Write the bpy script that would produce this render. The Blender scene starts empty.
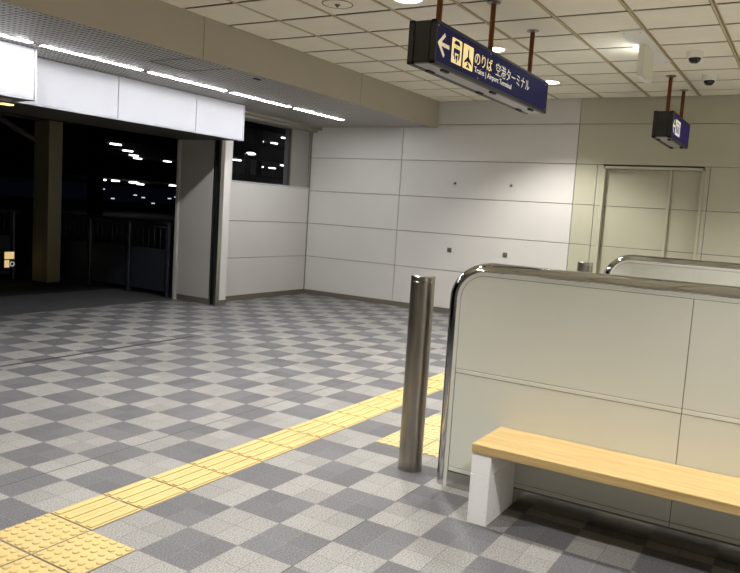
import bpy, bmesh, math, random
from mathutils import Vector, Matrix
random.seed(7)
sc = bpy.context.scene
COL = sc.collection
PI = math.pi

# ------------------------------------------------------------------ materials
def lin(c):
    c = c / 255.0
    return c / 12.92 if c <= 0.04045 else ((c + 0.055) / 1.055) ** 2.4
def rgb(r, g, b):
    return (lin(r), lin(g), lin(b), 1.0)

def new_mat(name):
    m = bpy.data.materials.new(name)
    m.use_nodes = True
    nt = m.node_tree
    return m, nt, nt.nodes['Principled BSDF']

def mat(name, col, rough=0.5, metal=0.0, noise=0.0, nscale=8.0, bump=0.0, bscale=200.0, spec=None, stretch=None):
    m, nt, b = new_mat(name)
    b.inputs['Base Color'].default_value = col
    b.inputs['Roughness'].default_value = rough
    b.inputs['Metallic'].default_value = metal
    if spec is not None:
        b.inputs['Specular IOR Level'].default_value = spec
    tc = nt.nodes.new('ShaderNodeTexCoord')
    src = tc.outputs['Object']
    if stretch:
        mp = nt.nodes.new('ShaderNodeMapping')
        mp.inputs['Scale'].default_value = stretch
        nt.links.new(src, mp.inputs['Vector']); src = mp.outputs['Vector']
    if noise > 0:
        n = nt.nodes.new('ShaderNodeTexNoise')
        n.inputs['Scale'].default_value = nscale
        n.inputs['Detail'].default_value = 4
        nt.links.new(src, n.inputs['Vector'])
        r = nt.nodes.new('ShaderNodeMapRange')
        r.inputs['From Min'].default_value = 0.3; r.inputs['From Max'].default_value = 0.7
        r.inputs['To Min'].default_value = 1 - noise; r.inputs['To Max'].default_value = 1 + noise * 0.6
        nt.links.new(n.outputs['Fac'], r.inputs['Value'])
        mx = nt.nodes.new('ShaderNodeVectorMath'); mx.operation = 'SCALE'
        mx.inputs[0].default_value = col[:3]
        nt.links.new(r.outputs['Result'], mx.inputs['Scale'])
        nt.links.new(mx.outputs['Vector'], b.inputs['Base Color'])
    if bump > 0:
        n2 = nt.nodes.new('ShaderNodeTexNoise')
        n2.inputs['Scale'].default_value = bscale
        nt.links.new(src, n2.inputs['Vector'])
        bp = nt.nodes.new('ShaderNodeBump')
        bp.inputs['Strength'].default_value = bump
        bp.inputs['Distance'].default_value = 0.002
        nt.links.new(n2.outputs['Fac'], bp.inputs['Height'])
        nt.links.new(bp.outputs['Normal'], b.inputs['Normal'])
    return m

def emis(name, col, strength):
    m, nt, b = new_mat(name)
    b.inputs['Base Color'].default_value = (0.8, 0.8, 0.8, 1)
    b.inputs['Emission Color'].default_value = col
    b.inputs['Emission Strength'].default_value = strength
    return m

class NM:
    """small helper for math node chains"""
    def __init__(s, nt): s.nt = nt
    def m(s, op, a, b=None, c=None):
        n = s.nt.nodes.new('ShaderNodeMath'); n.operation = op
        for i, v in enumerate((a, b, c)):
            if v is None: continue
            if isinstance(v, (int, float)): n.inputs[i].default_value = v
            else: s.nt.links.new(v, n.inputs[i])
        return n.outputs[0]
    def mixc(s, f, a, b):
        n = s.nt.nodes.new('ShaderNodeMix'); n.data_type = 'RGBA'
        s.put(n.inputs[0], f); s.put(n.inputs[6], a); s.put(n.inputs[7], b)
        return n.outputs[2]
    def put(s, sock, v):
        if isinstance(v, (int, float, tuple)): sock.default_value = v
        else: s.nt.links.new(v, sock)
    def noise(s, scale, detail=2, vec=None):
        n = s.nt.nodes.new('ShaderNodeTexNoise')
        n.inputs['Scale'].default_value = scale; n.inputs['Detail'].default_value = detail
        if vec is not None: s.nt.links.new(vec, n.inputs['Vector'])
        return n.outputs['Fac']

GX, GY, GP = 2.13, 2.95, 0.3            # paving grid origin and pitch

def floor_material():
    m, nt, b = new_mat('checker_paving')
    k = NM(nt)
    geo = nt.nodes.new('ShaderNodeNewGeometry')
    pos = geo.outputs['Position']
    sp = nt.nodes.new('ShaderNodeSeparateXYZ'); nt.links.new(pos, sp.inputs[0])
    X, Y = sp.outputs[0], sp.outputs[1]
    u = k.m('DIVIDE', k.m('SUBTRACT', X, GX), GP)
    v = k.m('DIVIDE', k.m('SUBTRACT', Y, GY), GP)
    par = k.m('FLOORED_MODULO', k.m('ADD', k.m('FLOOR', u), k.m('FLOOR', v)), 2.0)   # 1 = dark
    # half tiles, each with its own slight tone
    u2 = k.m('MULTIPLY', u, 2.0); v2 = k.m('MULTIPLY', v, 2.0)
    cb = nt.nodes.new('ShaderNodeCombineXYZ')
    nt.links.new(k.m('FLOOR', u2), cb.inputs[0]); nt.links.new(k.m('FLOOR', v2), cb.inputs[1])
    wn = nt.nodes.new('ShaderNodeTexWhiteNoise'); wn.noise_dimensions = '2D'
    nt.links.new(cb.outputs[0], wn.inputs['Vector'])
    tone = k.m('MULTIPLY_ADD', wn.outputs['Value'], 0.22, 0.89)
    sp1 = k.noise(130.0, 3, pos)
    spk = k.m('MULTIPLY_ADD', k.m('SUBTRACT', sp1, 0.5), 2.2, 1.0)
    big = k.m('MULTIPLY_ADD', k.m('SUBTRACT', k.noise(0.9, 4, pos), 0.5), 0.35, 1.0)
    light, dark = rgb(132, 130, 127), rgb(93, 92, 95)
    c = k.mixc(par, light, dark)
    # grout
    fu = k.m('ABSOLUTE', k.m('SUBTRACT', k.m('FRACT', u2), 0.5))
    fv = k.m('ABSOLUTE', k.m('SUBTRACT', k.m('FRACT', v2), 0.5))
    g = k.m('GREATER_THAN', k.m('MAXIMUM', fu, fv), 0.5 - 0.0105)
    c2 = k.mixc(k.m('MULTIPLY', g, 0.7), c, k.mixc(par, rgb(84, 83, 82), rgb(112, 111, 110)))
    # expansion joints
    def joint(axis, at, w, x0=None):
        d = k.m('LESS_THAN', k.m('ABSOLUTE', k.m('SUBTRACT', axis, at)), w)
        return d
    j = k.m('MAXIMUM', joint(Y, 3.407, 0.004), joint(Y, 1.747, 0.0025))
    j2 = k.m('MULTIPLY', joint(Y, 5.79, 0.026), k.m('LESS_THAN', X, 5.95))
    j3 = k.m('MULTIPLY', joint(Y, 5.79, 0.016), 0.45)
    jj = k.m('MINIMUM', k.m('ADD', k.m('ADD', j, j2), j3), 1.0)
    c3 = k.mixc(k.m('MULTIPLY', jj, 0.82), c2, rgb(45, 44, 44))
    sc_ = nt.nodes.new('ShaderNodeVectorMath'); sc_.operation = 'SCALE'
    nt.links.new(c3, sc_.inputs[0])
    nt.links.new(k.m('MULTIPLY', k.m('MULTIPLY', tone, spk), big), sc_.inputs['Scale'])
    nt.links.new(sc_.outputs[0], b.inputs['Base Color'])
    b.inputs['Roughness'].default_value = 0.62
    b.inputs['Specular IOR Level'].default_value = 0.35
    bp = nt.nodes.new('ShaderNodeBump'); bp.inputs['Strength'].default_value = 0.25; bp.inputs['Distance'].default_value = 0.002
    nt.links.new(k.m('SUBTRACT', sp1, k.m('MULTIPLY', g, 1.0)), bp.inputs['Height'])
    nt.links.new(bp.outputs[0], b.inputs['Normal'])
    return m

def grille_material():
    m, nt, b = new_mat('perforated_soffit_metal')
    k = NM(nt)
    geo = nt.nodes.new('ShaderNodeNewGeometry')
    sp = nt.nodes.new('ShaderNodeSeparateXYZ'); nt.links.new(geo.outputs['Position'], sp.inputs[0])
    p = 0.05; p2 = 0.08
    fu = k.m('ABSOLUTE', k.m('SUBTRACT', k.m('FRACT', k.m('DIVIDE', sp.outputs[0], p)), 0.5))
    fv = k.m('ABSOLUTE', k.m('SUBTRACT', k.m('FRACT', k.m('DIVIDE', sp.outputs[1], p2)), 0.5))
    hole = k.m('LESS_THAN', k.m('MAXIMUM', fu, fv), 0.33)
    s1 = k.m('LESS_THAN', k.m('ABSOLUTE', k.m('SUBTRACT', k.m('FRACT', k.m('DIVIDE', sp.outputs[0], 0.55)), 0.5)), 0.012)
    c = k.mixc(hole, rgb(190, 186, 178), rgb(76, 73, 68))
    c = k.mixc(k.m('MULTIPLY', s1, 0.7), c, rgb(60, 58, 55))
    nt.links.new(c, b.inputs['Base Color'])
    b.inputs['Roughness'].default_value = 0.5
    return m

def wood_material():
    m, nt, b = new_mat('bench_wood')
    k = NM(nt)
    tc = nt.nodes.new('ShaderNodeTexCoord')
    mp = nt.nodes.new('ShaderNodeMapping'); mp.inputs['Scale'].default_value = (55, 2.2, 55)
    nt.links.new(tc.outputs['Object'], mp.inputs['Vector'])
    n1 = k.noise(1.0, 6, mp.outputs['Vector'])
    mp2 = nt.nodes.new('ShaderNodeMapping'); mp2.inputs['Scale'].default_value = (260, 14, 260)
    nt.links.new(tc.outputs['Object'], mp2.inputs['Vector'])
    n2 = k.noise(1.0, 3, mp2.outputs['Vector'])
    f = k.m('ADD', k.m('MULTIPLY', n1, 0.65), k.m('MULTIPLY', n2, 0.35))
    r = nt.nodes.new('ShaderNodeValToRGB')
    r.color_ramp.elements[0].position = 0.32; r.color_ramp.elements[0].color = rgb(174, 143, 90)
    r.color_ramp.elements[1].position = 0.66; r.color_ramp.elements[1].color = rgb(206, 179, 126)
    nt.links.new(f, r.inputs[0])
    nt.links.new(r.outputs[0], b.inputs['Base Color'])
    b.inputs['Roughness'].default_value = 0.45
    return m

def stone_material():
    m, nt, b = new_mat('pale_speckled_stone')
    k = NM(nt)
    tc = nt.nodes.new('ShaderNodeTexCoord')
    n1 = k.noise(60, 3, tc.outputs['Object'])
    n2 = k.noise(9, 4, tc.outputs['Object'])
    pit = k.m('LESS_THAN', n1, 0.30)
    c = k.mixc(n2, rgb(244, 243, 242), rgb(250, 250, 250))
    c = k.mixc(k.m('MULTIPLY', pit, 0.6), c, rgb(110, 105, 100))
    nt.links.new(c, b.inputs['Base Color'])
    b.inputs['Roughness'].default_value = 0.6
    return m

def glass_material():
    m = bpy.data.materials.new('window_glass'); m.use_nodes = True
    nt = m.node_tree; nt.nodes.clear()
    out = nt.nodes.new('ShaderNodeOutputMaterial')
    t = nt.nodes.new('ShaderNodeBsdfTransparent'); t.inputs[0].default_value = (0.86, 0.88, 0.92, 1)
    g = nt.nodes.new('ShaderNodeBsdfGlossy'); g.inputs['Roughness'].default_value = 0.02
    lw = nt.nodes.new('ShaderNodeLayerWeight'); lw.inputs[0].default_value = 0.5
    f = nt.nodes.new('ShaderNodeMath'); f.operation = 'POWER'; nt.links.new(lw.outputs['Facing'], f.inputs[0]); f.inputs[1].default_value = 4.0
    mx = nt.nodes.new('ShaderNodeMixShader')
    nt.links.new(f.outputs[0], mx.inputs[0]); nt.links.new(t.outputs[0], mx.inputs[1]); nt.links.new(g.outputs[0], mx.inputs[2])
    nt.links.new(mx.outputs[0], out.inputs[0])
    return m

M = {}
M['floor'] = floor_material()
M['grille'] = grille_material()
M['wood'] = wood_material()
M['stone'] = stone_material()
M['glass'] = glass_material()
M['white_panel'] = mat('white_wall_panel', rgb(214, 211, 206), 0.38, noise=0.03, nscale=1.5)
M['cream_panel'] = mat('cream_wall_panel', rgb(188, 185, 163), 0.38, noise=0.03, nscale=1.5)
M['part_panel'] = mat('partition_panel', rgb(207, 208, 197), 0.36, noise=0.02, nscale=2.0)
M['part_frame'] = mat('partition_frame', rgb(211, 211, 200), 0.4)
M['seam'] = mat('panel_seam', rgb(122, 118, 108), 0.7)
M['fascia'] = mat('fascia_white', rgb(184, 184, 190), 0.3, noise=0.02, nscale=3)
M['ceil'] = mat('ceiling_tile', rgb(246, 239, 218), 0.75, noise=0.03, nscale=3, bump=0.15, bscale=120)
M['ceil_void'] = mat('ceiling_void', rgb(80, 70, 48), 0.9)  # slab behind the slots, their shade put into its colour
M['ceil_edge'] = mat('gap_shade_and_cover_rim', rgb(138, 124, 92), 0.9)  # gap shade painted on the tile sides; also the cover rim's tone
M['rail'] = mat('ceiling_rail', rgb(204, 188, 146), 0.5)
M['beam'] = mat('beam_paint', rgb(178, 170, 152), 0.6, noise=0.03, nscale=2)
M['soffit_trim'] = mat('soffit_trim', rgb(150, 145, 132), 0.5)
M['base'] = mat('baseboard_dark', rgb(112, 104, 92), 0.5)
M['steel'] = mat('brushed_steel', (0.42, 0.40, 0.36, 1), 0.28, 1.0, noise=0.12, nscale=1.0, stretch=(30, 30, 2))
M['bollard'] = mat('dull_bollard_steel', (0.36, 0.33, 0.285, 1), 0.3, 1.0, noise=0.2, nscale=1.0, stretch=(14, 14, 3))
M['chrome'] = mat('chrome', (0.52, 0.51, 0.49, 1), 0.08, 1.0)
M['kick'] = mat('kick_plate_steel', (0.55, 0.54, 0.5, 1), 0.22, 1.0)
M['black'] = mat('black_gap', rgb(14, 14, 15), 0.6)
M['sign_body'] = mat('sign_housing', rgb(46, 44, 38), 0.45, 0.2)
M['sign_blue'] = mat('sign_navy', rgb(34, 34, 98), 0.6, spec=0.15)
M['sign_violet'] = mat('sign_violet_blue', rgb(62, 56, 150), 0.6, spec=0.15)  # lighter, more violet blue of the short sign
def lit(name, c, e):
    m = mat(name, c, 0.6, spec=0.15); b = m.node_tree.nodes['Principled BSDF']
    b.inputs['Emission Color'].default_value = c; b.inputs['Emission Strength'].default_value = e
    return m
M['sign_cream'] = lit('sign_cream', rgb(250, 224, 156), 0.45)
M['sign_white'] = lit('sign_white', rgb(240, 236, 216), 0.35)
M['sign_arrow'] = lit('sign_arrow_beige', rgb(225, 212, 180), 0.3)
M['sign_bottom'] = mat('sign_bottom_silver', rgb(165, 162, 160), 0.4, 0.2)
M['pole'] = mat('copper_brown_pole', rgb(112, 66, 34), 0.32, 0.7, noise=0.2, nscale=20)
M['tactile'] = mat('tactile_yellow', rgb(190, 168, 110), 0.6, noise=0.05, nscale=12, bump=0.2, bscale=150)
M['tactile_pale'] = mat('tactile_worn_yellow', rgb(186, 168, 120), 0.6, noise=0.06, nscale=14, bump=0.2, bscale=150)
M['white_plastic'] = mat('white_plastic', rgb(240, 238, 230), 0.45)
M['beige_box'] = mat('beige_box', rgb(228, 224, 206), 0.45)
M['dome'] = mat('smoked_dome', rgb(20, 20, 24), 0.08)
M['lamp_on'] = emis('downlight_lens', (1.0, 0.93, 0.80, 1), 9.0)
M['tube_on'] = emis('tube_diffuser', (0.97, 0.98, 1.0, 1), 68.0)
M['exit_on'] = emis('lit_sign_face', (0.95, 0.98, 1.0, 1), 4.0)
M['out_floor'] = mat('outdoor_concrete', rgb(74, 74, 76), 0.8, noise=0.1, nscale=4)
M['asphalt'] = mat('dark_ground', rgb(30, 30, 32), 0.9)
M['rail_dark'] = mat('railing_dark_steel', rgb(60, 62, 70), 0.4, 0.5)
M['rail_panel'] = mat('railing_panel', rgb(58, 62, 72), 0.35, 0.2)
M['pillar_out'] = mat('outdoor_pillar_paint', rgb(150, 140, 110), 0.6)
M['canopy'] = mat('canopy_dark', rgb(66, 60, 52), 0.7)
M['garage'] = mat('garage_concrete', rgb(60, 60, 62), 0.9)
M['out_lamp'] = emis('outdoor_lamp', (1.0, 0.98, 0.95, 1), 5.0)
M['out_lamp_dim'] = emis('outdoor_lamp_small', (0.95, 0.97, 1.0, 1), 0.5)
M['out_warm'] = emis('outdoor_warm_lamp', (1.0, 0.72, 0.25, 1), 1.2)
M['notice_y'] = emis('lit_notice_yellow', (1.0, 0.70, 0.28, 1), 0.5)
M['notice_w'] = emis('lit_notice_white', (0.9, 0.9, 0.95, 1), 0.25)
M['jamb_panel'] = mat('jamb_panel_grey', rgb(190, 186, 180), 0.45, noise=0.02, nscale=2)
M['pillar_white'] = mat('pillar_white', rgb(224, 221, 216), 0.4)
M['grey_panel'] = mat('grey_infill_panel', rgb(150, 147, 140), 0.5)

# ------------------------------------------------------------------ mesh helpers
class MB:
    def __init__(s): s.bm = bmesh.new(); s.mi = 0
    def quad(s, pts, mi=None):
        vs = [s.bm.verts.new(p) for p in pts]
        f = s.bm.faces.new(vs); f.material_index = s.mi if mi is None else mi
        return f
    def box(s, x0, x1, y0, y1, z0, z1, bev=0.0, mi=None, seg=2):
        if x0 > x1: x0, x1 = x1, x0
        if y0 > y1: y0, y1 = y1, y0
        if z0 > z1: z0, z1 = z1, z0
        v = [s.bm.verts.new(p) for p in ((x0,y0,z0),(x1,y0,z0),(x1,y1,z0),(x0,y1,z0),(x0,y0,z1),(x1,y0,z1),(x1,y1,z1),(x0,y1,z1))]
        fs = []
        for q in ((0,3,2,1),(4,5,6,7),(0,1,5,4),(1,2,6,5),(2,3,7,6),(3,0,4,7)):
            f = s.bm.faces.new([v[i] for i in q]); f.material_index = s.mi if mi is None else mi; fs.append(f)
        if bev > 0:
            es = list({e for f in fs for e in f.edges})
            bmesh.ops.bevel(s.bm, geom=es, offset=bev, segments=seg, affect='EDGES', profile=0.5)
        return s
    def lathe(s, prof, c, seg=32, axis='Z', mi=None, smooth=True):
        """prof: list of (r, h); revolve about axis through c"""
        rings = []
        for r, h in prof:
            ring = []
            n = 1 if r < 1e-6 else seg
            for i in range(n):
                a = 2 * PI * i / seg
                p = (r * math.cos(a), r * math.sin(a), h)
                if axis == 'X': p = (p[2], p[0], p[1])
                if axis == 'Y': p = (p[1], p[2], p[0])
                ring.append(s.bm.verts.new((c[0]+p[0], c[1]+p[1], c[2]+p[2])))
            rings.append(ring)
        for A, B in zip(rings[:-1], rings[1:]):
            if len(A) == 1 and len(B) == 1: continue
            for i in range(seg):
                j = (i + 1) % seg
                if len(A) == 1: f = s.bm.faces.new((A[0], B[j], B[i]))
                elif len(B) == 1: f = s.bm.faces.new((A[i], A[j], B[0]))
                else: f = s.bm.faces.new((A[i], A[j], B[j], B[i]))
                f.smooth = smooth; f.material_index = s.mi if mi is None else mi
        return s
    def cyl(s, c, r, h, seg=24, axis='Z', bev=0.0, mi=None):
        if bev: prof = [(0,0),(r-bev,0),(r,bev),(r,h-bev),(r-bev,h),(0,h)]
        else: prof = [(0,0),(r,0),(r,h),(0,h)]
        return s.lathe(prof, c, seg, axis, mi, smooth=True)
    def tube(s, p0, p1, r, seg=12, mi=None):
        p0, p1 = Vector(p0), Vector(p1); d = (p1-p0).normalized()
        a = d.orthogonal().normalized(); b = d.cross(a)
        R = []
        for p in (p0, p1):
            R.append([s.bm.verts.new(p + r*(math.cos(2*PI*i/seg)*a + math.sin(2*PI*i/seg)*b)) for i in range(seg)])
        for i in range(seg):
            j = (i+1) % seg
            f = s.bm.faces.new((R[0][i], R[0][j], R[1][j], R[1][i])); f.smooth = True; f.material_index = s.mi if mi is None else mi
        for ring in R:
            f = s.bm.faces.new(ring); f.material_index = s.mi if mi is None else mi
        return s
    def prism(s, pts, plane, lo, hi, bev=0.0, mi=None):
        """pts: polygon; plane 'YZ' extrudes in x lo..hi, 'XZ' in y, 'XY' in z"""
        def P(p, t):
            if plane == 'YZ': return (t, p[0], p[1])
            if plane == 'XZ': return (p[0], t, p[1])
            return (p[0], p[1], t)
        A = [s.bm.verts.new(P(p, lo)) for p in pts]; B = [s.bm.verts.new(P(p, hi)) for p in pts]
        fs = [s.bm.faces.new(A), s.bm.faces.new(B[::-1])]
        n = len(pts)
        for i in range(n):
            j = (i+1) % n
            fs.append(s.bm.faces.new((A[i], B[i], B[j], A[j])))
        for f in fs: f.material_index = s.mi if mi is None else mi
        if bev:
            es = list({e for f in fs for e in f.edges})
            bmesh.ops.bevel(s.bm, geom=es, offset=bev, segments=2, affect='EDGES', profile=0.5)
        return s
    def build(s, name, m, parent=None, off=(0,0,0)):
        bmesh.ops.recalc_face_normals(s.bm, faces=s.bm.faces[:])
        for e in s.bm.edges:
            if len(e.link_faces) == 2 and e.calc_face_angle(0) > 0.6: e.smooth = False
        me = bpy.data.meshes.new(name)
        s.bm.to_mesh(me); s.bm.free()
        for mm in (m if isinstance(m, (list, tuple)) else [m]): me.materials.append(mm)
        o = bpy.data.objects.new(name, me); COL.objects.link(o)
        if parent is not None:
            o.parent = parent
            # vertices are in world coordinates: bring them into the parent's frame
            w = Vector((0,0,0)); q = parent
            while q is not None:
                w += q.location; q = q.parent
            me.transform(Matrix.Translation(-w))
        return o

def tag(o, label, cat, group=None, kind=None):
    if label: o['label'] = label
    if cat: o['category'] = cat
    if group: o['group'] = group
    if kind: o['kind'] = kind
    return o
def thing(name, loc, label, cat, group=None):
    o = bpy.data.objects.new(name, None); COL.objects.link(o)
    o.location = loc; o.empty_display_size = 0.1
    return tag(o, label, cat, group)
def rebase(o, base):
    """give a one-mesh thing its origin at its base"""
    o.data.transform(Matrix.Translation(-Vector(base))); o.location = base
    return o
def struct(o, parent=None):
    o['kind'] = 'structure'; return o

# ------------------------------------------------------------------ setting
XB, YL = 10.41, 7.568          # back wall plane, left wall plane
ZC, ZS = 3.235, 2.845          # ceiling, lowered soffit
YB = 5.196                     # face of the lowered soffit
XN, YN = -2.6, -1.98            # unseen rear and right walls, set close to bounce light

b = MB(); b.box(XN, XB + 0.2, YN, 8.12, -0.12, 0); struct(b.build('floor', M['floor']))
b = MB(); b.box(-4, 7.9, 8.12, 9.56, -0.12, -0.002); b.box(7.9, 9.5, 8.12, 9.56, -0.12, -0.002)
struct(b.build('floor_outside', M['out_floor']))
b = MB(); b.box(-30, 120, 9.56, 120, -0.3, -0.02); struct(b.build('floor_ground', M['asphalt']))

# back wall: panels with seams on a backing
ZSEAM = [0.07, 0.655, 1.221, 1.777, 2.338, 2.888, ZC + 0.01]
b = MB()
def panel_run(y0, y1, zs, mi, g=0.004):
    for z0, z1 in zip(zs[:-1], zs[1:]):
        b.box(XB, XB + 0.03, y0 + g, y1 - g, z0 + g, z1 - g, bev=0.003, mi=mi, seg=1)
ylim = [7.60, 5.79, 3.0]
for y1, y0 in zip(ylim[:-1], ylim[1:]): panel_run(y0, y1, ZSEAM, 0)
panel_run(2.70, 3.0, ZSEAM[:5], 1)
panel_run(2.62, 2.70, ZSEAM[:5], 1)
panel_run(1.27, 1.345, ZSEAM[:5], 1)
panel_run(-0.6, 1.27, ZSEAM[:5], 1); panel_run(YN, -0.6, ZSEAM[:5], 1)
panel_run(YN, 3.0, ZSEAM[4:], 1)
b.box(XB + 0.028, XB + 0.125, 2.62, 7.6, 0, ZC + 0.06, mi=2); b.box(XB + 0.028, XB + 0.125, YN, 1.345, 0, ZC + 0.06, mi=2)
b.box(XB + 0.028, XB + 0.125, 1.345, 2.62, 2.34, ZC + 0.06, mi=2)
b.box(XB + 0.12, XB + 0.25, YN, 7.8, 0, ZC + 0.06, mi=2)
struct(b.build('wall_back', [M['white_panel'], M['cream_panel'], M['seam']]))
b = MB(); b.box(XB - 0.012, XB + 0.02, 2.64, YL, 0, 0.07, bev=0.003); b.box(XB - 0.012, XB + 0.02, YN, 1.33, 0, 0.07, bev=0.003)
struct(b.build('baseboard_back', M['base']))
b = MB(); b.box(XB - 0.013, XB + 0.004, YL - 0.013, YL + 0.004, 0, ZS); struct(b.build('trim_1', M['seam']))

# recessed double panel door in the back wall
d = thing('door_1', (XB, 1.99, 0), None, None); d['kind'] = 'structure'
b = MB()
for y in (2.605, 1.345): b.box(XB - 0.012, XB + 0.12, y - 0.0175, y + 0.0175, 0, 2.318, bev=0.003)
b.box(XB - 0.012, XB + 0.12, 1.345 - 0.0175, 2.605 + 0.0175, 2.285, 2.32, bev=0.003)
b.build('door_frame', M['cream_panel'], d)
for y0, y1 in ((1.765, 2.587), (1.363, 1.733)):
    b = MB()
    for z0, z1 in zip([0.01, 0.655, 1.221, 1.777], [0.655, 1.221, 1.777, 2.285]):
        b.box(XB + 0.085, XB + 0.12, y0, y1, z0 + 0.003, z1 - 0.003, bev=0.002, seg=1)
    b.build('door_panel', M['cream_panel'], d)
b = MB(); b.box(XB + 0.05, XB + 0.12, 1.733, 1.765, 0, 2.285, bev=0.003); b.build('mullion', M['cream_panel'], d)

# left wall with the window
b = MB()
ZL = [0.07, 0.655, 1.221, 1.815]
for z0, z1 in zip(ZL[:-1], ZL[1:]):
    b.box(8.12, XB, YL, YL + 0.03, z0 + 0.004, z1 - 0.004, bev=0.003, seg=1)
b.box(8.12, XB, YL + 0.028, YL + 0.2, 0, 1.80, mi=1)
b.box(8.12, XB, YL, YL + 0.2, 2.765, ZS, mi=0)
b.box(8.12, 8.44, YL, YL + 0.2, 1.8, 2.765, mi=0)
struct(b.build('wall_left', [M['white_panel'], M['seam']]))
b = MB(); b.box(8.12, XB, YL - 0.012, YL + 0.02, 0, 0.07, bev=0.003); struct(b.build('baseboard_left', M['base']))
w = thing('window_1', (9.15, YL, 1.82), None, None); w['kind'] = 'structure'
b = MB(); b.box(8.44, 9.86, YL + 0.02, YL + 0.026, 1.829, 2.76); b.build('pane', M['glass'], w)
b = MB(); b.box(8.44, XB, YL - 0.006, YL + 0.16, 1.80, 1.828, bev=0.004); b.build('sill', M['fascia'], w)
b = MB()
b.box(9.85, 9.875, YL + 0.004, YL + 0.06, 1.828, 2.765, bev=0.003); b.box(8.44, 9.85, YL + 0.004, YL + 0.06, 2.75, 2.765)
b.build('window_frame', M['base'], w)
b = MB(); b.box(9.875, 10.31, YL + 0.008, YL + 0.16, 1.828, 2.765); b.box(10.31, 10.335, YL, YL + 0.16, 1.828, 2.765, bev=0.003)
b.box(10.335, XB, YL + 0.03, YL + 0.16, 1.828, 2.765)
b.build('infill_panel', M['grey_panel'], w)
b = MB(); b.box(8.0, XB, 7.36, 7.45, 2.80, 2.85, bev=0.01); b.box(8.0, XB, 7.45, YL + 0.01, 2.765, 2.80, bev=0.004)
struct(b.build('trim_2', M['soffit_trim']))

# door jamb and white pilaster at the end of the opening
b = MB()
b.box(7.99, 8.13, 7.305, 7.80, 0.075, ZS, bev=0.006)
struct(b.build('wall_pilaster', M['pillar_white']))
b = MB(); b.box(7.985, 8.133, 7.30, 7.80, 0, 0.075, bev=0.003); struct(b.build('baseboard_pilaster', M['base']))
j = thing('door_2', (7.93, 7.75, 0), None, None); j['kind'] = 'structure'
b = MB(); b.box(7.93, 8.06, 7.455, 8.105, 0.085, 2.36, bev=0.003); b.build('jamb_panel', M['jamb_panel'], j)
b = MB(); b.box(7.935, 8.06, 7.455, 8.105, 0, 0.083); b.build('kick_plate', M['base'], j)
b = MB(); b.box(7.90, 8.06, 8.11, 8.165, 0, 2.36, bev=0.006); b.build('edge_trim', M['jamb_panel'], j)
b = MB(); b.box(7.922, 7.96, 7.425, 7.452, 0, 2.36, bev=0.004); b.build('chrome_strip', M['chrome'], j)
b = MB(); b.box(7.96, 8.06, 7.355, 7.43, 0, 2.36); b.build('guide_slot', M['black'], j)
b = MB(); b.box(7.915, 7.988, 7.305, 7.355, 0, 2.36, bev=0.005); b.build('steel_strip', M['steel'], j)

# lowered soffit over the entrance side
b = MB(); b.box(XN, XB + 0.06, YB + 0.025, 7.4, ZS, ZS + 0.02); struct(b.build('ceiling_soffit', M['grille']))
b = MB(); b.box(XN, XB + 0.06, 7.4, 7.78, ZS, ZS + 0.02); struct(b.build('ceiling_strip', M['soffit_trim']))
b = MB()
xs = [XN, -0.34, 2.49, 5.32, 8.15, XB + 0.02]
for x0, x1 in zip(xs[:-1], xs[1:]): b.box(x0 + 0.003, x1 - 0.003, YB, YB + 0.03, ZS - 0.004, ZC + 0.05, bev=0.002, seg=1)
b.box(XN, XB, YB + 0.028, YB + 0.06, ZS + 0.021, ZC + 0.06, mi=1)
b.box(XN, XB, YB + 0.0005, YB + 0.03, ZS - 0.003, ZS - 0.0005, mi=0)
struct(b.build('trim_3', [M['beam'], M['seam']]))

# tiled ceiling: trays with slots between them and rails along x
b = MB()
PX, PY = 0.62, 0.6175
ylines = [5.196 - PY * k for k in range(0, 16)]
xlines = [XB] + [10.0 - PX * k for k in range(0, 23)]
for yi in range(len(ylines) - 1):
    y1, y0 = ylines[yi], ylines[yi + 1]
    a1 = 0.004 if yi == 0 else 0.022
    for x1, x0 in zip(xlines[:-1], xlines[1:]):
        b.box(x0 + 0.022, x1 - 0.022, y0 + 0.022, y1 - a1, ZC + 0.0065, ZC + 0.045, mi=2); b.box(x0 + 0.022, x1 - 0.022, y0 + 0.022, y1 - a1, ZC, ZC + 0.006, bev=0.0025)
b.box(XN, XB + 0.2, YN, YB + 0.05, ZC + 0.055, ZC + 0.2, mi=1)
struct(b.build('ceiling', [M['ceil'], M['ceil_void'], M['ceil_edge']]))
b = MB()
for y in ylines[1:-1]:
    b.box(XN, XB, y + 0.0005, y + 0.0175, ZC + 0.004, ZC + 0.06); b.box(XN, XB, y - 0.0215, y - 0.0075, ZC + 0.01, ZC + 0.06)
struct(b.build('ceiling_rails', M['rail']))
# unseen hall walls behind and right of the viewer, put in for bounce light
b = MB(); b.box(XN - 0.15, XN, YN, 8.2, 0, ZC + 0.1); struct(b.build('wall_rear', M['white_panel']))
b = MB(); b.box(XN, XB + 0.2, YN - 0.15, YN, 0, ZC + 0.1); struct(b.build('wall_right', M['white_panel']))
# wall over the entrance opening and the dark vestibule soffit
b = MB(); b.box(XN, 7.99, 7.02, 8.16, 2.36, 2.40); b.box(XN, 7.99, 8.10, 8.16, 2.36, 3.2); b.box(XN, 7.99, 7.4, 7.45, 2.4, 2.86)
struct(b.build('ceiling_vestibule', M['canopy']))

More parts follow.
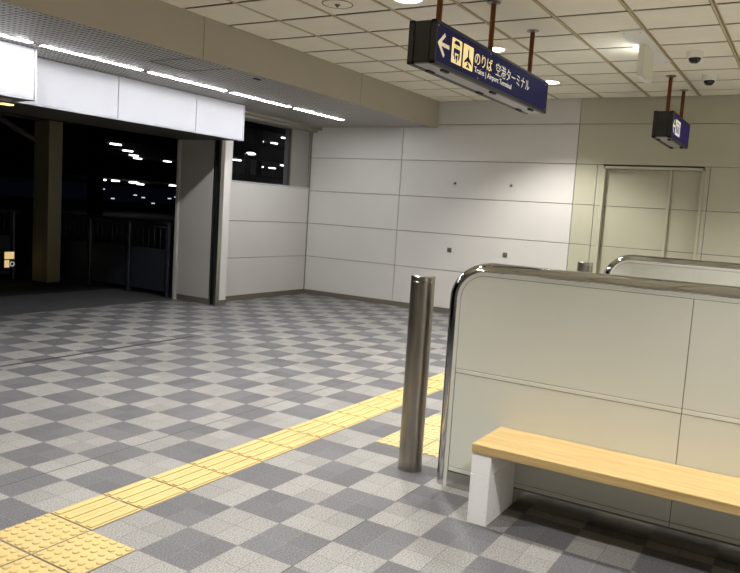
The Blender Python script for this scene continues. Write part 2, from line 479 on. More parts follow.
# ------------------------------------------------------------------ white fascia boxes
def fascia(name, y, x0, x1, seams, zb, zt, label):
    t = thing(name, ((x0 + x1) / 2, y, zb), label, 'fascia')
    pts = [x0] + seams + [x1 - 0.02]
    for a, c in zip(pts[:-1], pts[1:]):
        b = MB(); b.box(a + 0.004, c - 0.004, y, y + 0.02, zb + 0.018, zt - 0.004, bev=0.003); b.build('panel', M['fascia'], t)
    b = MB(); b.box(x0, x1, y - 0.004, y + 0.03, zb, zb + 0.016, bev=0.003); b.build('bottom_rail', M['fascia'], t)
    b = MB(); b.box(x1 - 0.02, x1, y - 0.006, y + 0.37 if y < 6.8 else y + 0.1, zb, zt - 0.002, bev=0.004); b.build('end_trim', M['fascia'], t)
    b = MB(); b.box(x0, x1 - 0.021, y + 0.022, y + 0.30 if y < 6.8 else y + 0.1, zb + 0.017, zt - 0.003); b.build('backing', M['seam'], t)
fascia('fascia', 6.96, -2.58, 7.965, [-1.84, -0.605, 0.63, 1.865, 3.1, 4.335, 5.808, 7.04], 2.353, 2.843, 'long white fascia of flush panels above the dark entrance opening')
fascia('fascia_box', 6.58, -2.58, 4.515, [-0.5, 2.0], 2.35, 2.843, 'white fascia box set forward at far left, in front of the longer fascia')

# ------------------------------------------------------------------ strip lights in the soffit
ends = [3.05, 4.35, 5.645, 6.95, 8.23, 9.545]
for i, (x0, x1) in enumerate(zip(ends[:-1], ends[1:])):
    if x1 > 9.5: lab = 'lit strip light at the end nearest the back wall, above the window'
    elif x1 > 8.2: lab = 'lit strip light above the right end of the long white fascia'
    elif x1 > 6.9: lab = 'lit strip light third from the back wall, above the long white fascia'
    elif x1 > 5.6: lab = 'lit strip light just right of where the forward fascia box ends'
    elif x1 > 4.3: lab = 'lit strip light at far left, in front of the forward white fascia box'
    else: lab = 'lit strip light in the lowered soffit out of frame at left'
    t = thing('strip_light', ((x0 + x1) / 2, 6.35, ZS), lab, 'light', 'strip lights along the lowered soffit')
    b = MB(); b.box(x0 + 0.004, x1 - 0.004, 6.318, 6.382, ZS - 0.006, ZS - 0.0005, bev=0.002); b.build('housing', M['white_plastic'], t)
    b = MB(); b.box(x0 + 0.055, x1 - 0.055, 6.324, 6.376, ZS - 0.009, ZS - 0.006, bev=0.001); b.build('tube', M['tube_on'], t)
    for xe in (x0 + 0.012, x1 - 0.047):
        b = MB(); b.box(xe, xe + 0.035, 6.321, 6.379, ZS - 0.011, ZS - 0.006, bev=0.002); b.build('end_cap', M['base'], t)
b = MB(); b.box(6.27, 6.36, 5.345, 5.385, ZS - 0.012, ZS - 0.0005, bev=0.005)
tag(rebase(b.build('soffit_sensor', M['black']), (6.315, 5.365, ZS - 0.012)), 'small dark oblong fitting on the perforated soffit below the beam', 'sensor')

b = MB()
b.box(5.255, 5.27, YB + 0.03, 5.85, ZS - 0.002, ZS - 0.0003); b.box(5.77, 5.785, YB + 0.03, 5.85, ZS - 0.002, ZS - 0.0003); b.box(5.255, 5.785, 5.85, 5.865, ZS - 0.002, ZS - 0.0003)
tag(rebase(b.build('access_hatch', M['black']), (5.52, 5.55, ZS - 0.002)), 'dark outlined access hatch in the perforated soffit below the beam seam', 'hatch')

# ------------------------------------------------------------------ downlights
def downlight(x, y, label):
    t = thing('downlight', (x, y, ZC), label, 'light', 'round ceiling downlights')
    b = MB(); b.lathe([(0.113, 0.0), (0.135, 0.0), (0.138, -0.004), (0.13, -0.009), (0.112, -0.007), (0.108, 0.0)], (x, y, ZC - 0.0005), 40); b.build('trim_ring', M['white_plastic'], t)
    b = MB(); b.lathe([(0, -0.004), (0.09, -0.004), (0.111, -0.001)], (x, y, ZC - 0.0005), 40); b.build('lens', M['lamp_on'], t)
    l = bpy.data.lights.new('downlight_lamp', 'SPOT')
    l.energy = SPOT; l.color = (1.0, 0.975, 0.93); l.spot_size = math.radians(SPOT_DEG); l.spot_blend = 0.6; l.shadow_soft_size = 0.09
    o = bpy.data.objects.new('downlight_lamp', l); COL.objects.link(o); o.parent = t; o.location = (0, 0, -0.03)
SPOT, SPOT_DEG = 240, 122
for x in (9.14, 7.275, 5.41, 3.545, 1.68):
    for y in (3.05, -0.67):
        if y > 0 and x > 5:
            lab = {9.14: 'lit round downlight beyond the far end of the long navy sign', 7.275: 'lit round downlight peeking over the middle of the long navy sign',
                   5.41: 'lit round downlight at the top edge, above the near end of the navy sign'}[x]
        else: lab = 'lit round ceiling downlight outside the photographed view'
        downlight(x, y, lab)

# ------------------------------------------------------------------ ceiling fittings
t = thing('ceiling_cover', (5.35, 3.70, ZC), 'flush round cream ceiling cover with a small dark centre, left of the navy sign', 'ceiling cover')
b = MB(); b.lathe([(0, -0.006), (0.105, -0.006), (0.122, -0.003), (0.126, 0.0)], (5.35, 3.70, ZC - 0.0002), 40); b.build('cover_plate', M['ceil'], t)
b = MB(); b.lathe([(0.126, 0.0), (0.126, -0.004), (0.134, -0.004), (0.134, 0.0)], (5.35, 3.70, ZC - 0.0002), 40); b.build('cover_rim', M['ceil_edge'], t)
b = MB(); b.lathe([(0, -0.03), (0.008, -0.028), (0.012, -0.015), (0.024, -0.012), (0.024, -0.006)], (5.35, 3.70, ZC), 20); b.build('sprinkler_tip', M['base'], t)

def dome(x, y, label):
    t = thing('dome_camera', (x, y, ZC), label, 'security camera', 'dome security cameras')
    b = MB(); b.lathe([(0, 0), (0.074, 0), (0.076, -0.006), (0.074, -0.03), (0.07, -0.034), (0.07, -0.038), (0.072, -0.044), (0.068, -0.056), (0.06, -0.06), (0, -0.06)], (x, y, ZC - 0.0005), 36); b.build('housing', M['white_plastic'], t)
    b = MB(); b.lathe([(0.058 * math.cos(a * PI / 20), -0.056 - 0.056 * math.sin(a * PI / 20)) for a in range(0, 11)], (x, y, ZC), 32); b.build('dome', M['dome'], t)
    b = MB(); b.lathe([(0.0, -0.113), (0.012, -0.1135), (0.014, -0.108)], (x - 0.012, y, ZC - 0.0005), 16); b.build('lens', M['steel'], t)
dome(7.87, 1.21, 'white dome camera with smoked dome, the nearer and higher of the pair on the ceiling')
dome(9.07, 1.22, 'white dome camera with smoked dome, the farther one next to the back wall')

# hanging lit guide sign (its lit face looks left)
t = thing('guide_light', (7.52, 1.6, ZC), 'slim cream box light hanging from a white ceiling plate, its left face lit', 'sign light')
b = MB(); b.box(6.84, 8.25, 1.495, 1.705, ZC - 0.018, ZC - 0.0005, bev=0.004); b.build('ceiling_plate', M['white_plastic'], t)
b = MB(); b.box(7.33, 7.76, 1.566, 1.624, 2.935, ZC - 0.019, bev=0.004); b.build('box', M['beige_box'], t)
b = MB(); b.box(7.35, 7.74, 1.6242, 1.6265, 2.955, ZC - 0.04); b.build('lit_face', M['exit_on'], t)
b = MB(); b.box(7.36, 7.73, 1.585, 1.622, 2.926, 2.934, bev=0.002); b.build('lower_lens', M['white_plastic'], t)
for x in (6.9, 8.19):
    for y in (1.53, 1.67):
        b = MB(); b.cyl((x, y, ZC - 0.021), 0.006, 0.004, 10); b.build('screw', M['base'], t)

# ------------------------------------------------------------------ hanging signs
def fit_text(body, x0, x1, z0, z1, y, m, parent, name, bold=0.0):
    cu = bpy.data.curves.new('text', 'FONT'); cu.body = body; cu.size = 1.0; cu.offset = bold; cu.resolution_u = 4
    o = bpy.data.objects.new('text', cu); COL.objects.link(o)
    dg = bpy.context.evaluated_depsgraph_get(); dg.update()
    me = bpy.data.meshes.new_from_object(o.evaluated_get(dg))
    bpy.data.objects.remove(o)
    vs = [v.co for v in me.vertices]
    ax, bx = min(v.x for v in vs), max(v.x for v in vs); ay, by = min(v.y for v in vs), max(v.y for v in vs)
    for v in me.vertices:
        v.co = Vector((x0 + (v.co.x - ax) / (bx - ax) * (x1 - x0), y, z0 + (v.co.y - ay) / (by - ay) * (z1 - z0)))
    bmx = bmesh.new(); bmx.from_mesh(me)
    r = bmesh.ops.extrude_face_region(bmx, geom=bmx.faces[:])
    for v in [g for g in r['geom'] if isinstance(g, bmesh.types.BMVert)]: v.co.y += 0.0012
    bmesh.ops.recalc_face_normals(bmx, faces=bmx.faces[:])
    bmx.to_mesh(me); bmx.free()
    me.name = name; me.materials.clear(); me.materials.append(m)
    ob = bpy.data.objects.new(name, me); COL.objects.link(ob); ob.parent = parent
    w = Vector((0, 0, 0)); q = parent
    while q is not None: w += q.location; q = q.parent
    me.transform(Matrix.Translation(-w))
    return ob

def rrect(x0, x1, z0, z1, r, n=5):
    P = []
    for cx, cz, a0 in ((x1 - r, z1 - r, 0), (x0 + r, z1 - r, PI/2), (x0 + r, z0 + r, PI), (x1 - r, z0 + r, 1.5*PI)):
        for i in range(n + 1):
            a = a0 + i * PI / 2 / n; P.append((cx + r * math.cos(a), cz + r * math.sin(a)))
    return P

def hanging_sign(x0, x1, yc, z0, z1, poles, label, blue, clips):
    D = 0.105
    yf, yb = yc - D, yc + D
    t = thing('hanging_sign', ((x0 + x1) / 2, yc, z0), label, 'sign')
    b = MB(); b.box(x0 + 0.006, x1 - 0.006, yc - D + 0.045, yc + D - 0.045, z0 + 0.012, z1 - 0.004, bev=0.004); b.build('housing', M['sign_body'], t)
    for ya, yb_ in ((yf, yf + 0.042), (yb - 0.042, yb)):
        fr = MB()
        fr.box(x0, x1, ya, yb_, z1 - 0.022, z1, bev=0.004); fr.box(x0, x1, ya, yb_, z0, z0 + 0.022, bev=0.004)
        fr.box(x0, x0 + 0.022, ya, yb_, z0, z1, bev=0.004); fr.box(x1 - 0.022, x1, ya, yb_, z0, z1, bev=0.004)
        f = fr.build('frame', M['sign_body'], t)
        fy = ya if ya == yf else yb_
        p = MB(); p.box(x0 + 0.02, x1 - 0.02, ya + 0.005, yb_ - 0.005, z0 + 0.02, z1 - 0.02); p.build('face_panel', blue, t)
    b = MB(); b.box(x0 + 0.02, x1 - 0.02, yf + 0.046, yb - 0.046, z0 + 0.002, z0 + 0.011, bev=0.002); b.build('bottom_plate', M['sign_bottom'], t)
    for xc in clips:
        for y in (yf + 0.048, yb - 0.048):
            b = MB(); b.box(xc - 0.05, xc + 0.05, y - 0.014, y + 0.014, z0 - 0.012, z0 + 0.004, bev=0.003); b.build('clip', M['black'], t)
    for xp in poles:
        b = MB(); b.tube((xp, yc, z1 - 0.01), (xp, yc, ZC - 0.006), 0.021, 20); p = b.build('hanging_pole', M['pole'], t)
        b = MB(); b.lathe([(0.022, -0.016), (0.035, -0.014), (0.055, -0.007), (0.056, 0)], (xp, yc, ZC - 0.0005), 28); b.build('flange', M['steel'], t)
    return t, yf + 0.005

S1, yf = hanging_sign(4.535, 6.92, 2.43, 2.522, 2.812, (4.765, 5.716, 6.668),
    'long navy hanging sign with arrow, train and plane pictograms above the walkway', M['sign_blue'], (4.80, 5.70, 6.62))
def face(pts_list, m, name, y, parent=None, th=0.0015):
    b = MB()
    for p in pts_list: b.prism(p, 'XZ', y - th, y - 0.0002)
    return b.build(name, m, parent)
yt = yf - 0.0014
# left arrow
def bar(p, q, w):
    p, q = Vector(p), Vector(q); d = (q - p).normalized(); n = Vector((-d.y, d.x)) * w / 2
    return [tuple(p + n), tuple(p - n), tuple(q - n), tuple(q + n)]
face([bar((4.598, 2.667), (4.76, 2.667), 0.026), bar((4.588, 2.659), (4.684, 2.738), 0.026), bar((4.588, 2.675), (4.684, 2.594), 0.026)], M['sign_arrow'], 'arrow', yf, S1)
# train pictogram
tp = face([rrect(4.80, 4.965, 2.582, 2.752, 0.008)], M['sign_cream'], 'train_pictogram', yf, S1)
b = MB(); yy = yf - 0.0015
def add(p): b.prism(p, 'XZ', yy - 0.001, yy)
cx = 4.8825
add([(cx - 0.05, 2.722), (cx - 0.028, 2.740), (cx + 0.028, 2.740), (cx + 0.05, 2.722), (cx + 0.05, 2.712), (cx - 0.05, 2.712)])
for dx in (-0.036, -0.012, 0.012, 0.036): add([(cx + dx - 0.002, 2.69), (cx + dx + 0.002, 2.69), (cx + dx + 0.002, 2.706), (cx + dx - 0.002, 2.706)])
add(rrect(cx - 0.052, cx + 0.052, 2.655, 2.685, 0.006)); add([(cx - 0.052, 2.63), (cx - 0.03, 2.63), (cx - 0.03, 2.656), (cx - 0.052, 2.656)]); add([(cx + 0.03, 2.63), (cx + 0.052, 2.63), (cx + 0.052, 2.656), (cx + 0.03, 2.656)])
add([(cx - 0.046, 2.628), (cx - 0.03, 2.63), (cx - 0.022, 2.61), (cx - 0.034, 2.607)]); add([(cx + 0.046, 2.628), (cx + 0.03, 2.63), (cx + 0.022, 2.61), (cx + 0.034, 2.607)])
add(rrect(cx - 0.017, cx + 0.017, 2.618, 2.642, 0.006)); add([(cx - 0.008, 2.59), (cx + 0.008, 2.59), (cx + 0.008, 2.62), (cx - 0.008, 2.62)])
b.build('train_mark', M['sign_blue'], tp)
# plane pictogram
pp = face([rrect(4.995, 5.172, 2.582, 2.752, 0.008)], M['sign_cream'], 'plane_pictogram', yf, S1)
cx = 5.0835; b = MB()
add([(cx - 0.008, 2.60), (cx + 0.008, 2.60), (cx + 0.010, 2.71), (cx, 2.737), (cx - 0.010, 2.71)])
add([(cx - 0.009, 2.672), (cx - 0.066, 2.632), (cx - 0.066, 2.618), (cx - 0.009, 2.640)]); add([(cx + 0.009, 2.672), (cx + 0.066, 2.632), (cx + 0.066, 2.618), (cx + 0.009, 2.640)])
add([(cx - 0.007, 2.618), (cx - 0.028, 2.600), (cx - 0.028, 2.590), (cx, 2.597), (cx + 0.028, 2.590), (cx + 0.028, 2.600), (cx + 0.007, 2.618)])
b.build('plane_mark', M['sign_blue'], pp)
fit_text('のりば', 5.205, 5.545, 2.648, 2.742, yt, M['sign_cream'], S1, 'lettering', 0.003)
fit_text('空港ターミナル', 5.625, 6.415, 2.645, 2.742, yt, M['sign_white'], S1, 'lettering', -0.006)
fit_text('Trains | Airport Terminal', 5.208, 5.985, 2.578, 2.632, yt, M['sign_white'], S1, 'lettering', 0.0)
for x, z in ((4.575, 2.778), (5.28, 2.556), (5.50, 2.782), (6.85, 2.778), (6.87, 2.556)):
    b = MB(); b.cyl((x, yf - 0.003, z), 0.008, 0.004, 12, 'Y'); b.build('face_screw', M['sign_bottom'], S1)

S2, yf2 = hanging_sign(8.80, 10.02, 1.615, 2.522, 2.818, (9.015, 9.947),
    'short navy hanging sign with white arrow and pictogram near the back wall', M['sign_violet'], (8.98, 9.84))
face([bar((8.885, 2.668), (8.99, 2.668), 0.022), bar((8.88, 2.66), (8.955, 2.735), 0.022), bar((8.88, 2.676), (8.955, 2.60), 0.022)], M['sign_white'], 'arrow', yf2, S2)
p2 = face([rrect(9.03, 9.34, 2.585, 2.755, 0.012)], M['sign_white'], 'pictogram', yf2, S2)
b = MB(); yy = yf2 - 0.0015
for cx, h in ((9.10, 0.0), (9.185, 0.012), (9.27, 0.0)):
    add([(cx + 0.016 * math.cos(i * PI / 6), 2.715 + h * 0.5 + 0.016 * math.sin(i * PI / 6)) for i in range(12)])
    b.build('figure_head', M['sign_violet'], p2); b = MB()
    add(rrect(cx - 0.022, cx + 0.022, 2.61, 2.692, 0.01)); b.build('figure_body', M['sign_violet'], p2); b = MB()

# ------------------------------------------------------------------ partitions with benches
def arc_outline(yl, yr, ztop, r, d, n=14):
    """outline from floor at the left end (larger y) over the top to the right end, inset by d"""
    e = max(0.0, 0.032 * (1 - d / 0.040))
    P = [(yl - d + e, 0.0)]
    for i in range(n + 1):
        a = i * PI / 2 / n
        P.append((yl - r + (r - d + e) * math.cos(a), ztop - r + (r - d) * math.sin(a)))
    for i in range(n + 1):
        a = PI / 2 + i * PI / 2 / n
        P.append((yr + r + (r - d + e) * math.cos(a), ztop - r + (r - d) * math.sin(a)))
    P.append((yr + d - e, 0.0))
    return P

def partition(x0, yl, yr, ztop, r, seams, label, thick=0.25, plate=False):
    t = thing('partition_wall', (x0 + thick / 2, (yl + yr) / 2, 0), label, 'partition wall')
    x1 = x0 + thick
    # chrome rim: chamfered profile swept along the outline
    prof = [(0.040 - 0.040 * math.sin(PI * i / 16), x0 + thick / 2 - thick / 2 * math.cos(PI * i / 16)) for i in range(17)] + [(0.052, x1 - 0.004), (0.052, x0 + 0.004)]
    rows = [[(x, y, z) for (y, z) in arc_outline(yl, yr, ztop, r, d)] for d, x in prof]
    b = MB(); V = [[b.bm.verts.new(p) for p in row] for row in rows]
    n = len(V)
    for i in range(n):
        A, B = V[i], V[(i + 1) % n]
        for k in range(len(A) - 1):
            f = b.bm.faces.new((A[k], A[k+1], B[k+1], B[k])); f.smooth = True
    b.build('chrome_rim', M['chrome'], t)
    # core
    core = arc_outline(yl, yr, ztop, r, 0.046)
    b = MB(); b.prism(core, 'YZ', x0 + 0.006, x1 - 0.006); b.build('core', M['seam'], t)
    bp_ = [(0.0435, x0 + 0.002), (0.0435, x0 + 0.006), (0.067, x0 + 0.006), (0.067, x0 + 0.002)]
    for sgn in (0, 1):
        rows = [[(x if not sgn else x0 + x1 - x, y, z) for (y, z) in arc_outline(yl, yr, ztop, r, d)] for d, x in bp_]
        b = MB(); V = [[b.bm.verts.new(p) for p in row] for row in rows]
        for i in range(4):
            A, B = V[i], V[(i + 1) % 4]
            for kk in range(len(A) - 1): b.bm.faces.new((A[kk], A[kk+1], B[kk+1], B[kk]))
        b.build('border', M['part_frame'], t)
    di = 0.070
    top = ztop - di
    ys = [yl - di] + seams + [yr + di]
    bands = [(0.088, 0.0925), (0.1175, 0.6505), (0.678, top)]
    g = 0.002
    for k, (ya, yb) in enumerate(zip(ys[:-1], ys[1:])):
        # toe strip, lower panel, upper panel on both faces
        for z0, z1, kind in ((0.0885, 0.0915, 'strip'), (0.1185, 0.6505, 'panel'), (0.678, top, 'panel')):
            if kind == 'strip': continue
            pts = []
            if z1 == top and k == 0:
                pts = [(ya, z0)] + [(yl - r + (r - di) * math.cos(i * PI / 24), ztop - r + (r - di) * math.sin(i * PI / 24)) for i in range(13)] + [(yb + g, top), (yb + g, z0)]
            elif z1 == top and k == len(ys) - 2:
                pts = [(ya - g, z0), (ya - g, top)] + [(yr + r + (r - di) * math.cos(PI/2 + i * PI / 24), ztop - r + (r - di) * math.sin(PI/2 + i * PI / 24)) for i in range(13)] + [(yb, z0)]
            else:
                pts = [(ya - g, z0), (ya - g, z1), (yb + g, z1), (yb + g, z0)]
            for xa, xb in ((x0 + 0.002, x0 + 0.006), (x1 - 0.006, x1 - 0.002)):
                b = MB(); b.prism(pts, 'YZ', xa, xb, bev=0.0012); b.build('panel', M['part_panel'], t)
    # battens in the horizontal joints
    for z0, z1 in ((0.094, 0.1155), (0.6535, 0.675)):
        b = MB()
        for xa, xb in ((x0 + 0.001, x0 + 0.006), (x1 - 0.006, x1 - 0.001)):
            for ya, yb in zip(ys[:-1], ys[1:]):
                b.box(xa, xb, yb + g, ya - g, z0, z1, bev=0.0015)
        b.build('batten', M['part_frame'], t)
    b = MB()
    for xa, xb in ((x0 + 0.001, x0 + 0.006), (x1 - 0.006, x1 - 0.001)): b.box(xa, xb, yr + 0.06, yl - 0.066, 0.002, 0.086, bev=0.001)
    b.build('kick_plate', M['kick'], t)
    if plate:
        b = MB(); b.box(x0 - 0.001, x0 + 0.0045, 0.845, 1.335, 0.62, 1.165, bev=0.001); b.build('access_panel', M['part_frame'], t)
    return t
partition(3.71, 1.705, -1.93, 1.268, 0.205, [0.463, -0.72], 'cream panelled low partition with chrome rim in the right foreground, behind the bench')
partition(6.60, 1.57, -1.93, 1.274, 0.215, [0.35, -0.85], 'second low cream partition with chrome rim, farther back towards the back wall', plate=True)

# bench
t = thing('bench', (3.515, 0.2, 0), 'yellow wooden bench on a white stone leg against the near partition', 'bench')
b = MB(); b.box(3.325, 3.7085, -0.95, 1.346, 0.361, 0.4065, bev=0.004); b.build('seat', M['wood'], t)
for y0 in (1.245, -0.85):
    b = MB(); b.box(3.333, 3.706, y0, y0 + 0.1, 0.0, 0.251, bev=0.002); b.box(3.333, 3.706, y0, y0 + 0.1, 0.2525, 0.3605, bev=0.002)
    b.build('leg', M['stone'], t)

# bollards
def bollard(x, y, label):
    t = thing('bollard', (x, y, 0), label, 'bollard', 'steel bollards')
    r, h = 0.0705, 1.157
    b = MB(); b.lathe([(r, 0.0), (r, h - 0.035), (r - 0.002, h - 0.033)], (x, y, 0), 48); b.build('post', M['bollard'], t)
    b = MB(); b.lathe([(r - 0.002, h - 0.033), (r, h - 0.031), (r, h - 0.004), (r - 0.004, h), (0, h)], (x, y, 0), 48); b.build('cap', M['steel'], t)
bollard(3.826, 1.932, 'tall brownish steel bollard at the free end of the near partition')
bollard(7.0, 1.845, 'steel bollard whose top shows above the near partition, by the far partition')

# ------------------------------------------------------------------ tactile paving
def bars_tile(x, y, parent, m):
    b = MB(); g = 0.005
    b.box(x + g, x + GP - g, y + g, y + GP - g, 0.0002, 0.004, bev=0.001, seg=1)
    for k in range(4):
        yc = y + GP * (k + 0.5) / 4
        b.box(x + 0.012, x + GP - 0.012, yc - 0.02, yc + 0.02, 0.003, 0.0085, bev=0.005)
    b.build('bar_tile', m, parent)
def dots_tile(x, y, parent, m, h=0.0095):
    b = MB(); g = 0.005
    b.box(x + g, x + GP - g, y + g, y + GP - g, 0.0002, 0.004, bev=0.001, seg=1)
    for i in range(6):
        for k in range(6):
            b.lathe([(0.0168, 0.003), (0.0155, 0.007), (0.012, h), (0, h)], (x + GP * (i + 0.5) / 6, y + GP * (k + 0.5) / 6, 0), 14)
    b.build('dot_tile', m, parent)
t = thing('tactile_guiding_path', (3.9, 2.8, 0), 'yellow guiding path of ribbed tactile tiles running diagonally across the floor', 'tactile paving')
for k in range(16): bars_tile(GX + GP * k, GY - GP, t, M['tactile'])
t = thing('tactile_warning_patch', (1.53, 2.65, 0), 'yellow patch of dotted tactile tiles at the lower left end of the ribbed path', 'tactile paving')
for i in range(-3, 0):
    for k in (-2, -1): dots_tile(GX + GP * i, GY + GP * k, t, M['tactile'])
t = thing('tactile_patch', (4.56, 2.05, 0), 'pale yellow dotted tactile patch behind the near bollard', 'tactile paving')
for i in range(3):
    for k in range(2): dots_tile(4.11 + GP * i, 2.35 - GP * (k + 1), t, M['tactile_pale'], 0.007)

# ------------------------------------------------------------------ wall fixings
for y, lab in ((4.828, 'small dark wall bolt in a white ring, the one nearer the beam'), (3.926, 'small dark wall bolt to the right of the other one')):
    t = thing('wall_bolt', (XB, y, 2.0), lab, 'wall fixing', 'wall bolts on the white back wall')
    b = MB(); b.lathe([(0.012, 0), (0.03, 0), (0.032, -0.004), (0.014, -0.006)], (XB, y, 2.0), 20, 'X'); b.build('ring', M['fascia'], t)
    b = MB(); b.lathe([(0.0, -0.012), (0.014, -0.01), (0.016, -0.001)], (XB, y, 2.0), 16, 'X'); b.build('bolt', M['black'], t)
for y, lab in ((4.84, 'small square grey socket plate low on the back wall, the left one above the bollard'), (3.935, 'small square grey socket plate low on the back wall, just above the chrome rim')):
    t = thing('socket_plate', (XB, y, 0.98), lab, 'wall plate', 'socket plates on the white back wall')
    b = MB(); b.box(XB - 0.008, XB - 0.0005, y - 0.034, y + 0.034, 0.946, 1.014, bev=0.003); b.build('plate', M['steel'], t)
    b = MB(); b.box(XB - 0.014, XB - 0.008, y - 0.018, y + 0.018, 0.962, 0.998, bev=0.003); b.build('cover', M['base'], t)

# ------------------------------------------------------------------ outside in the dark
def railing(name, p0, p1, posts, label, zt=1.145, bars=0.11):
    """railing from p0 to p1 (xy); upright bars above solid panels"""
    p0, p1 = Vector((*p0, 0)), Vector((*p1, 0)); L = (p1 - p0).length; d = (p1 - p0) / L
    t = thing(name, tuple((p0 + p1) / 2), label, 'railing')
    b = MB(); b.tube(p0 + Vector((0, 0, zt - 0.03)), p1 + Vector((0, 0, zt - 0.03)), 0.032, 16); b.build('handrail', M['rail_dark'], t)
    for s in posts:
        q = p0 + d * s
        b = MB(); b.tube(q, q + Vector((0, 0, zt - 0.03)), 0.036, 16); b.build('post', M['rail_dark'], t)
        b = MB(); b.cyl(tuple(q), 0.07, 0.012, 16); b.build('foot_plate', M['rail_dark'], t)
    n = Vector((-d.y, d.x, 0))
    for s0, s1 in zip(posts[:-1], posts[1:]):
        a, c = p0 + d * (s0 + 0.06), p0 + d * (s1 - 0.06)
        b = MB()
        pts = [a + n * 0.012, c + n * 0.012, c - n * 0.012, a - n * 0.012]
        b.prism([(p.x, p.y) for p in pts], 'XY', 0.08, 0.72); b.build('solid_panel', M['rail_panel'], t)
        b = MB(); k = max(2, int((s1 - s0 - 0.12) / bars))
        for i in range(k + 1):
            q = a + (c - a) * (i / k)
            b.tube(q + Vector((0, 0, 0.72)), q + Vector((0, 0, 1.06)), 0.011, 8)
        b.tube(a + Vector((0, 0, 1.06)), c + Vector((0, 0, 1.06)), 0.014, 8)
        b.build('bars', M['rail_dark'], t)
    return t
railing('railing', (8.0, 8.37), (8.0, 11.1), (0, 0.87, 1.8, 2.6), 'dark steel railing outside the entrance, beside the grey door jamb')
railing('railing', (1.5, 11.4), (7.55, 11.4), (0, 1.5, 3.0, 4.5, 5.95), 'dark railing outside at far left, beyond the square pillar')
b = MB(); b.box(7.645, 7.90, 10.78, 11.18, -0.02, 2.62, bev=0.012)
tag(rebase(b.build('pillar', M['pillar_out']), (7.765, 11.0, -0.02)), 'square beige pillar outside in the dark beyond the entrance', 'pillar')
cn = thing('canopy_roof', (5.5, 10, 2.7), 'dark canopy roof outside above the entrance walkway', 'canopy')
b = MB(); b.box(-2, 8.5, 8.17, 11.9, 2.95, 3.1); b.build('roof_slab', M['canopy'], cn)
b = MB(); b.box(-2, 8.3, 11.0, 11.18, 2.62, 2.95, bev=0.01); b.build('edge_beam', M['canopy'], cn)
for x in (7.74, 4.0):
    b = MB(); b.box(x - 0.08, x + 0.08, 8.17, 11.0, 2.68, 2.95, bev=0.01); b.build('cross_beam', M['canopy'], cn)
b = MB(); b.tube((6.3, 11.1, 2.9), (7.7, 11.1, 2.25), 0.05, 12); b.build('brace', M['canopy'], cn)
b = MB(); b.box(4.58, 4.70, 7.21, 7.30, 2.345, 2.3595, bev=0.004)
tag(rebase(b.build('entrance_lamp', M['out_warm']), (4.64, 7.255, 2.345)), 'small yellow lamp glowing under the entrance lintel at far left', 'lamp')
nb = thing('notice_board', (7.33, 11.33, 0.2), 'small lit yellow and white notice on the far left railing', 'notice')
b = MB(); b.box(7.24, 7.44, 11.335, 11.36, 0.18, 0.46); b.build('backing', M['rail_panel'], nb)
b = MB(); b.box(7.255, 7.42, 11.325, 11.335, 0.335, 0.45); b.build('upper_plate', M['notice_y'], nb)
b = MB(); b.box(7.255, 7.335, 11.325, 11.335, 0.195, 0.315); b.build('lower_plate', M['notice_y'], nb)
b = MB(); b.lathe([(0.028, 0), (0.042, 0), (0.042, 0.008), (0.028, 0.008), (0.028, 0)], (7.39, 11.325, 0.25), 20, 'Y'); b.build('ring_mark', M['notice_w'], nb)

# parking building across the road
gb = thing('parking_building', (45, 45, 0), 'dark multi-storey parking building far outside in the night', 'building')
for i, (z0, z1) in enumerate(((2.55, 3.75), (5.0, 6.15), (7.45, 8.6))):
    b = MB(); b.box(14, 110, 40, 40.3, z0, z1); b.build('parapet', M['garage'], gb)
    b = MB(); b.box(14, 110, 40.3, 75, z0, z0 + 0.3); b.build('deck', M['garage'], gb)
for x in range(16, 110, 8):
    b = MB(); b.box(x, x + 0.7, 40.4, 41.1, 0, 8.6); b.build('column', M['garage'], gb)
rnd = random.Random(3)
def glamp(x, y, z, lab, grp, sx=0.45):
    b = MB(); b.box(x - sx, x + sx, y - 0.1, y + 0.1, z - 0.09, z, bev=0.03)
    tag(rebase(b.build('deck_lamp', M['out_lamp']), (x, y, z - 0.16)), lab, 'lamp', grp)
A = 'white lamp lit on the upper parking deck seen through the entrance'
B_ = 'white lamp lit on the lower parking deck seen through the entrance'
C_ = 'white lamp lit on the upper parking deck seen through the window'
D_ = 'white lamp lit on the lower parking deck seen through the window'
for x, y in ((35.6, 42.8), (40.8, 47.6), (45.4, 52.2), (49.0, 55.8), (52.0, 55.0)): glamp(x, y, 4.99, A, 'upper deck lamps through the entrance')
for x, y in ((36.3, 45), (37.5, 45), (39.2, 45), (40.0, 46), (41.6, 47.5), (43.2, 45), (45.2, 51)): glamp(x, y, 2.5, B_, 'lower deck lamps through the entrance', 0.32)
for x, y in ((55.7, 46.6), (57.5, 46.3), (53.0, 41.5)): glamp(x, y, 7.42, C_, 'upper deck lamps through the window')
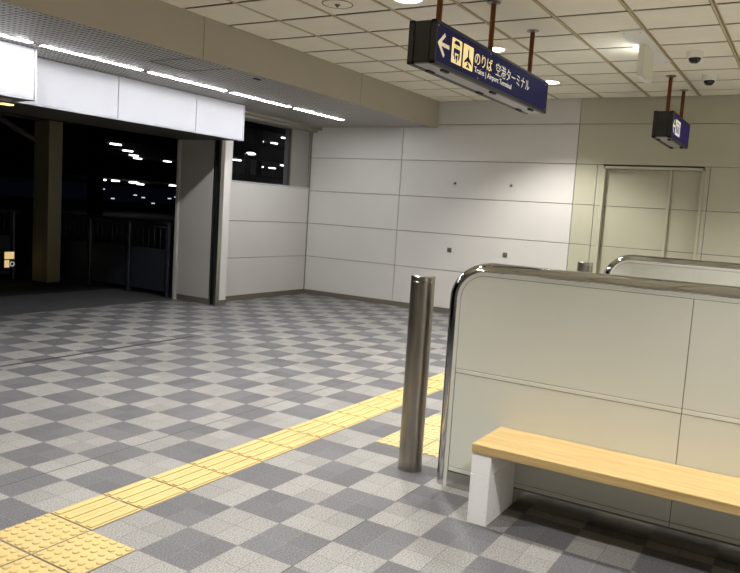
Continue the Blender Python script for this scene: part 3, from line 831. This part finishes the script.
for x, y in ((42.5, 36.2), (47.5, 42.1), (55.2, 46.05), (57.0, 46.0), (52.7, 41.2)):
    if y > 40: glamp(x, y, 4.98, D_, 'lower deck lamps through the window')
E_ = 'tiny white light glinting low on the dark parking deck seen through the entrance'
for x, z in ((36.4, 1.75), (37.3, 1.1), (39.4, 1.45), (40.2, 1.3), (41.2, 0.9), (42.9, 1.35), (43.6, 1.5)):
    b = MB(); b.box(x - 0.1, x + 0.1, 44.9, 45.1, z, z + 0.08, bev=0.02)
    tag(rebase(b.build('deck_glint', M['out_lamp_dim']), (x, 45, z)), E_, 'lamp', 'small lights low on the parking deck')
# street lamp
sl = thing('street_lamp', (25.5, 22, 0), 'tall street lamp with a lit flat head outside the window', 'street lamp')
b = MB(); b.tube((25.4, 22, -0.02), (25.45, 22, 3.66), 0.06, 12); b.build('pole', M['rail_dark'], sl)
b = MB(); b.lathe([(0, 0.09), (0.14, 0.075), (0.24, 0.0), (0.14, -0.02), (0, -0.03)], (25.7, 22, 3.64), 20); b.build('head', M['out_lamp'], sl)

# ------------------------------------------------------------------ world, camera, colour
wd = bpy.data.worlds.new('night'); sc.world = wd; wd.use_nodes = True
bg = wd.node_tree.nodes['Background']; bg.inputs[0].default_value = (0.10, 0.13, 0.30, 1); bg.inputs[1].default_value = 0.006

cam = bpy.data.cameras.new('camera'); co = bpy.data.objects.new('camera', cam); COL.objects.link(co)
cam.sensor_fit = 'HORIZONTAL'; cam.sensor_width = 36.0; cam.lens = 738.87 * 36 / 740; cam.clip_end = 300; cam.clip_start = 0.05
r = Vector((0.517878, -0.853075, 0.063766)); dn = Vector((-0.055235, -0.10773, -0.992645)); fw = Vector((0.85367, 0.510547, -0.10291))
mw = Matrix(((r.x, -dn.x, -fw.x, 0), (r.y, -dn.y, -fw.y, 0), (r.z, -dn.z, -fw.z, 1.515), (0, 0, 0, 1)))
co.matrix_world = mw
sc.camera = co
vs = sc.view_settings
vs.view_transform = 'Standard'; vs.look = 'None'; vs.exposure = 0.5; vs.gamma = 1.0; vs.use_curve_mapping = False
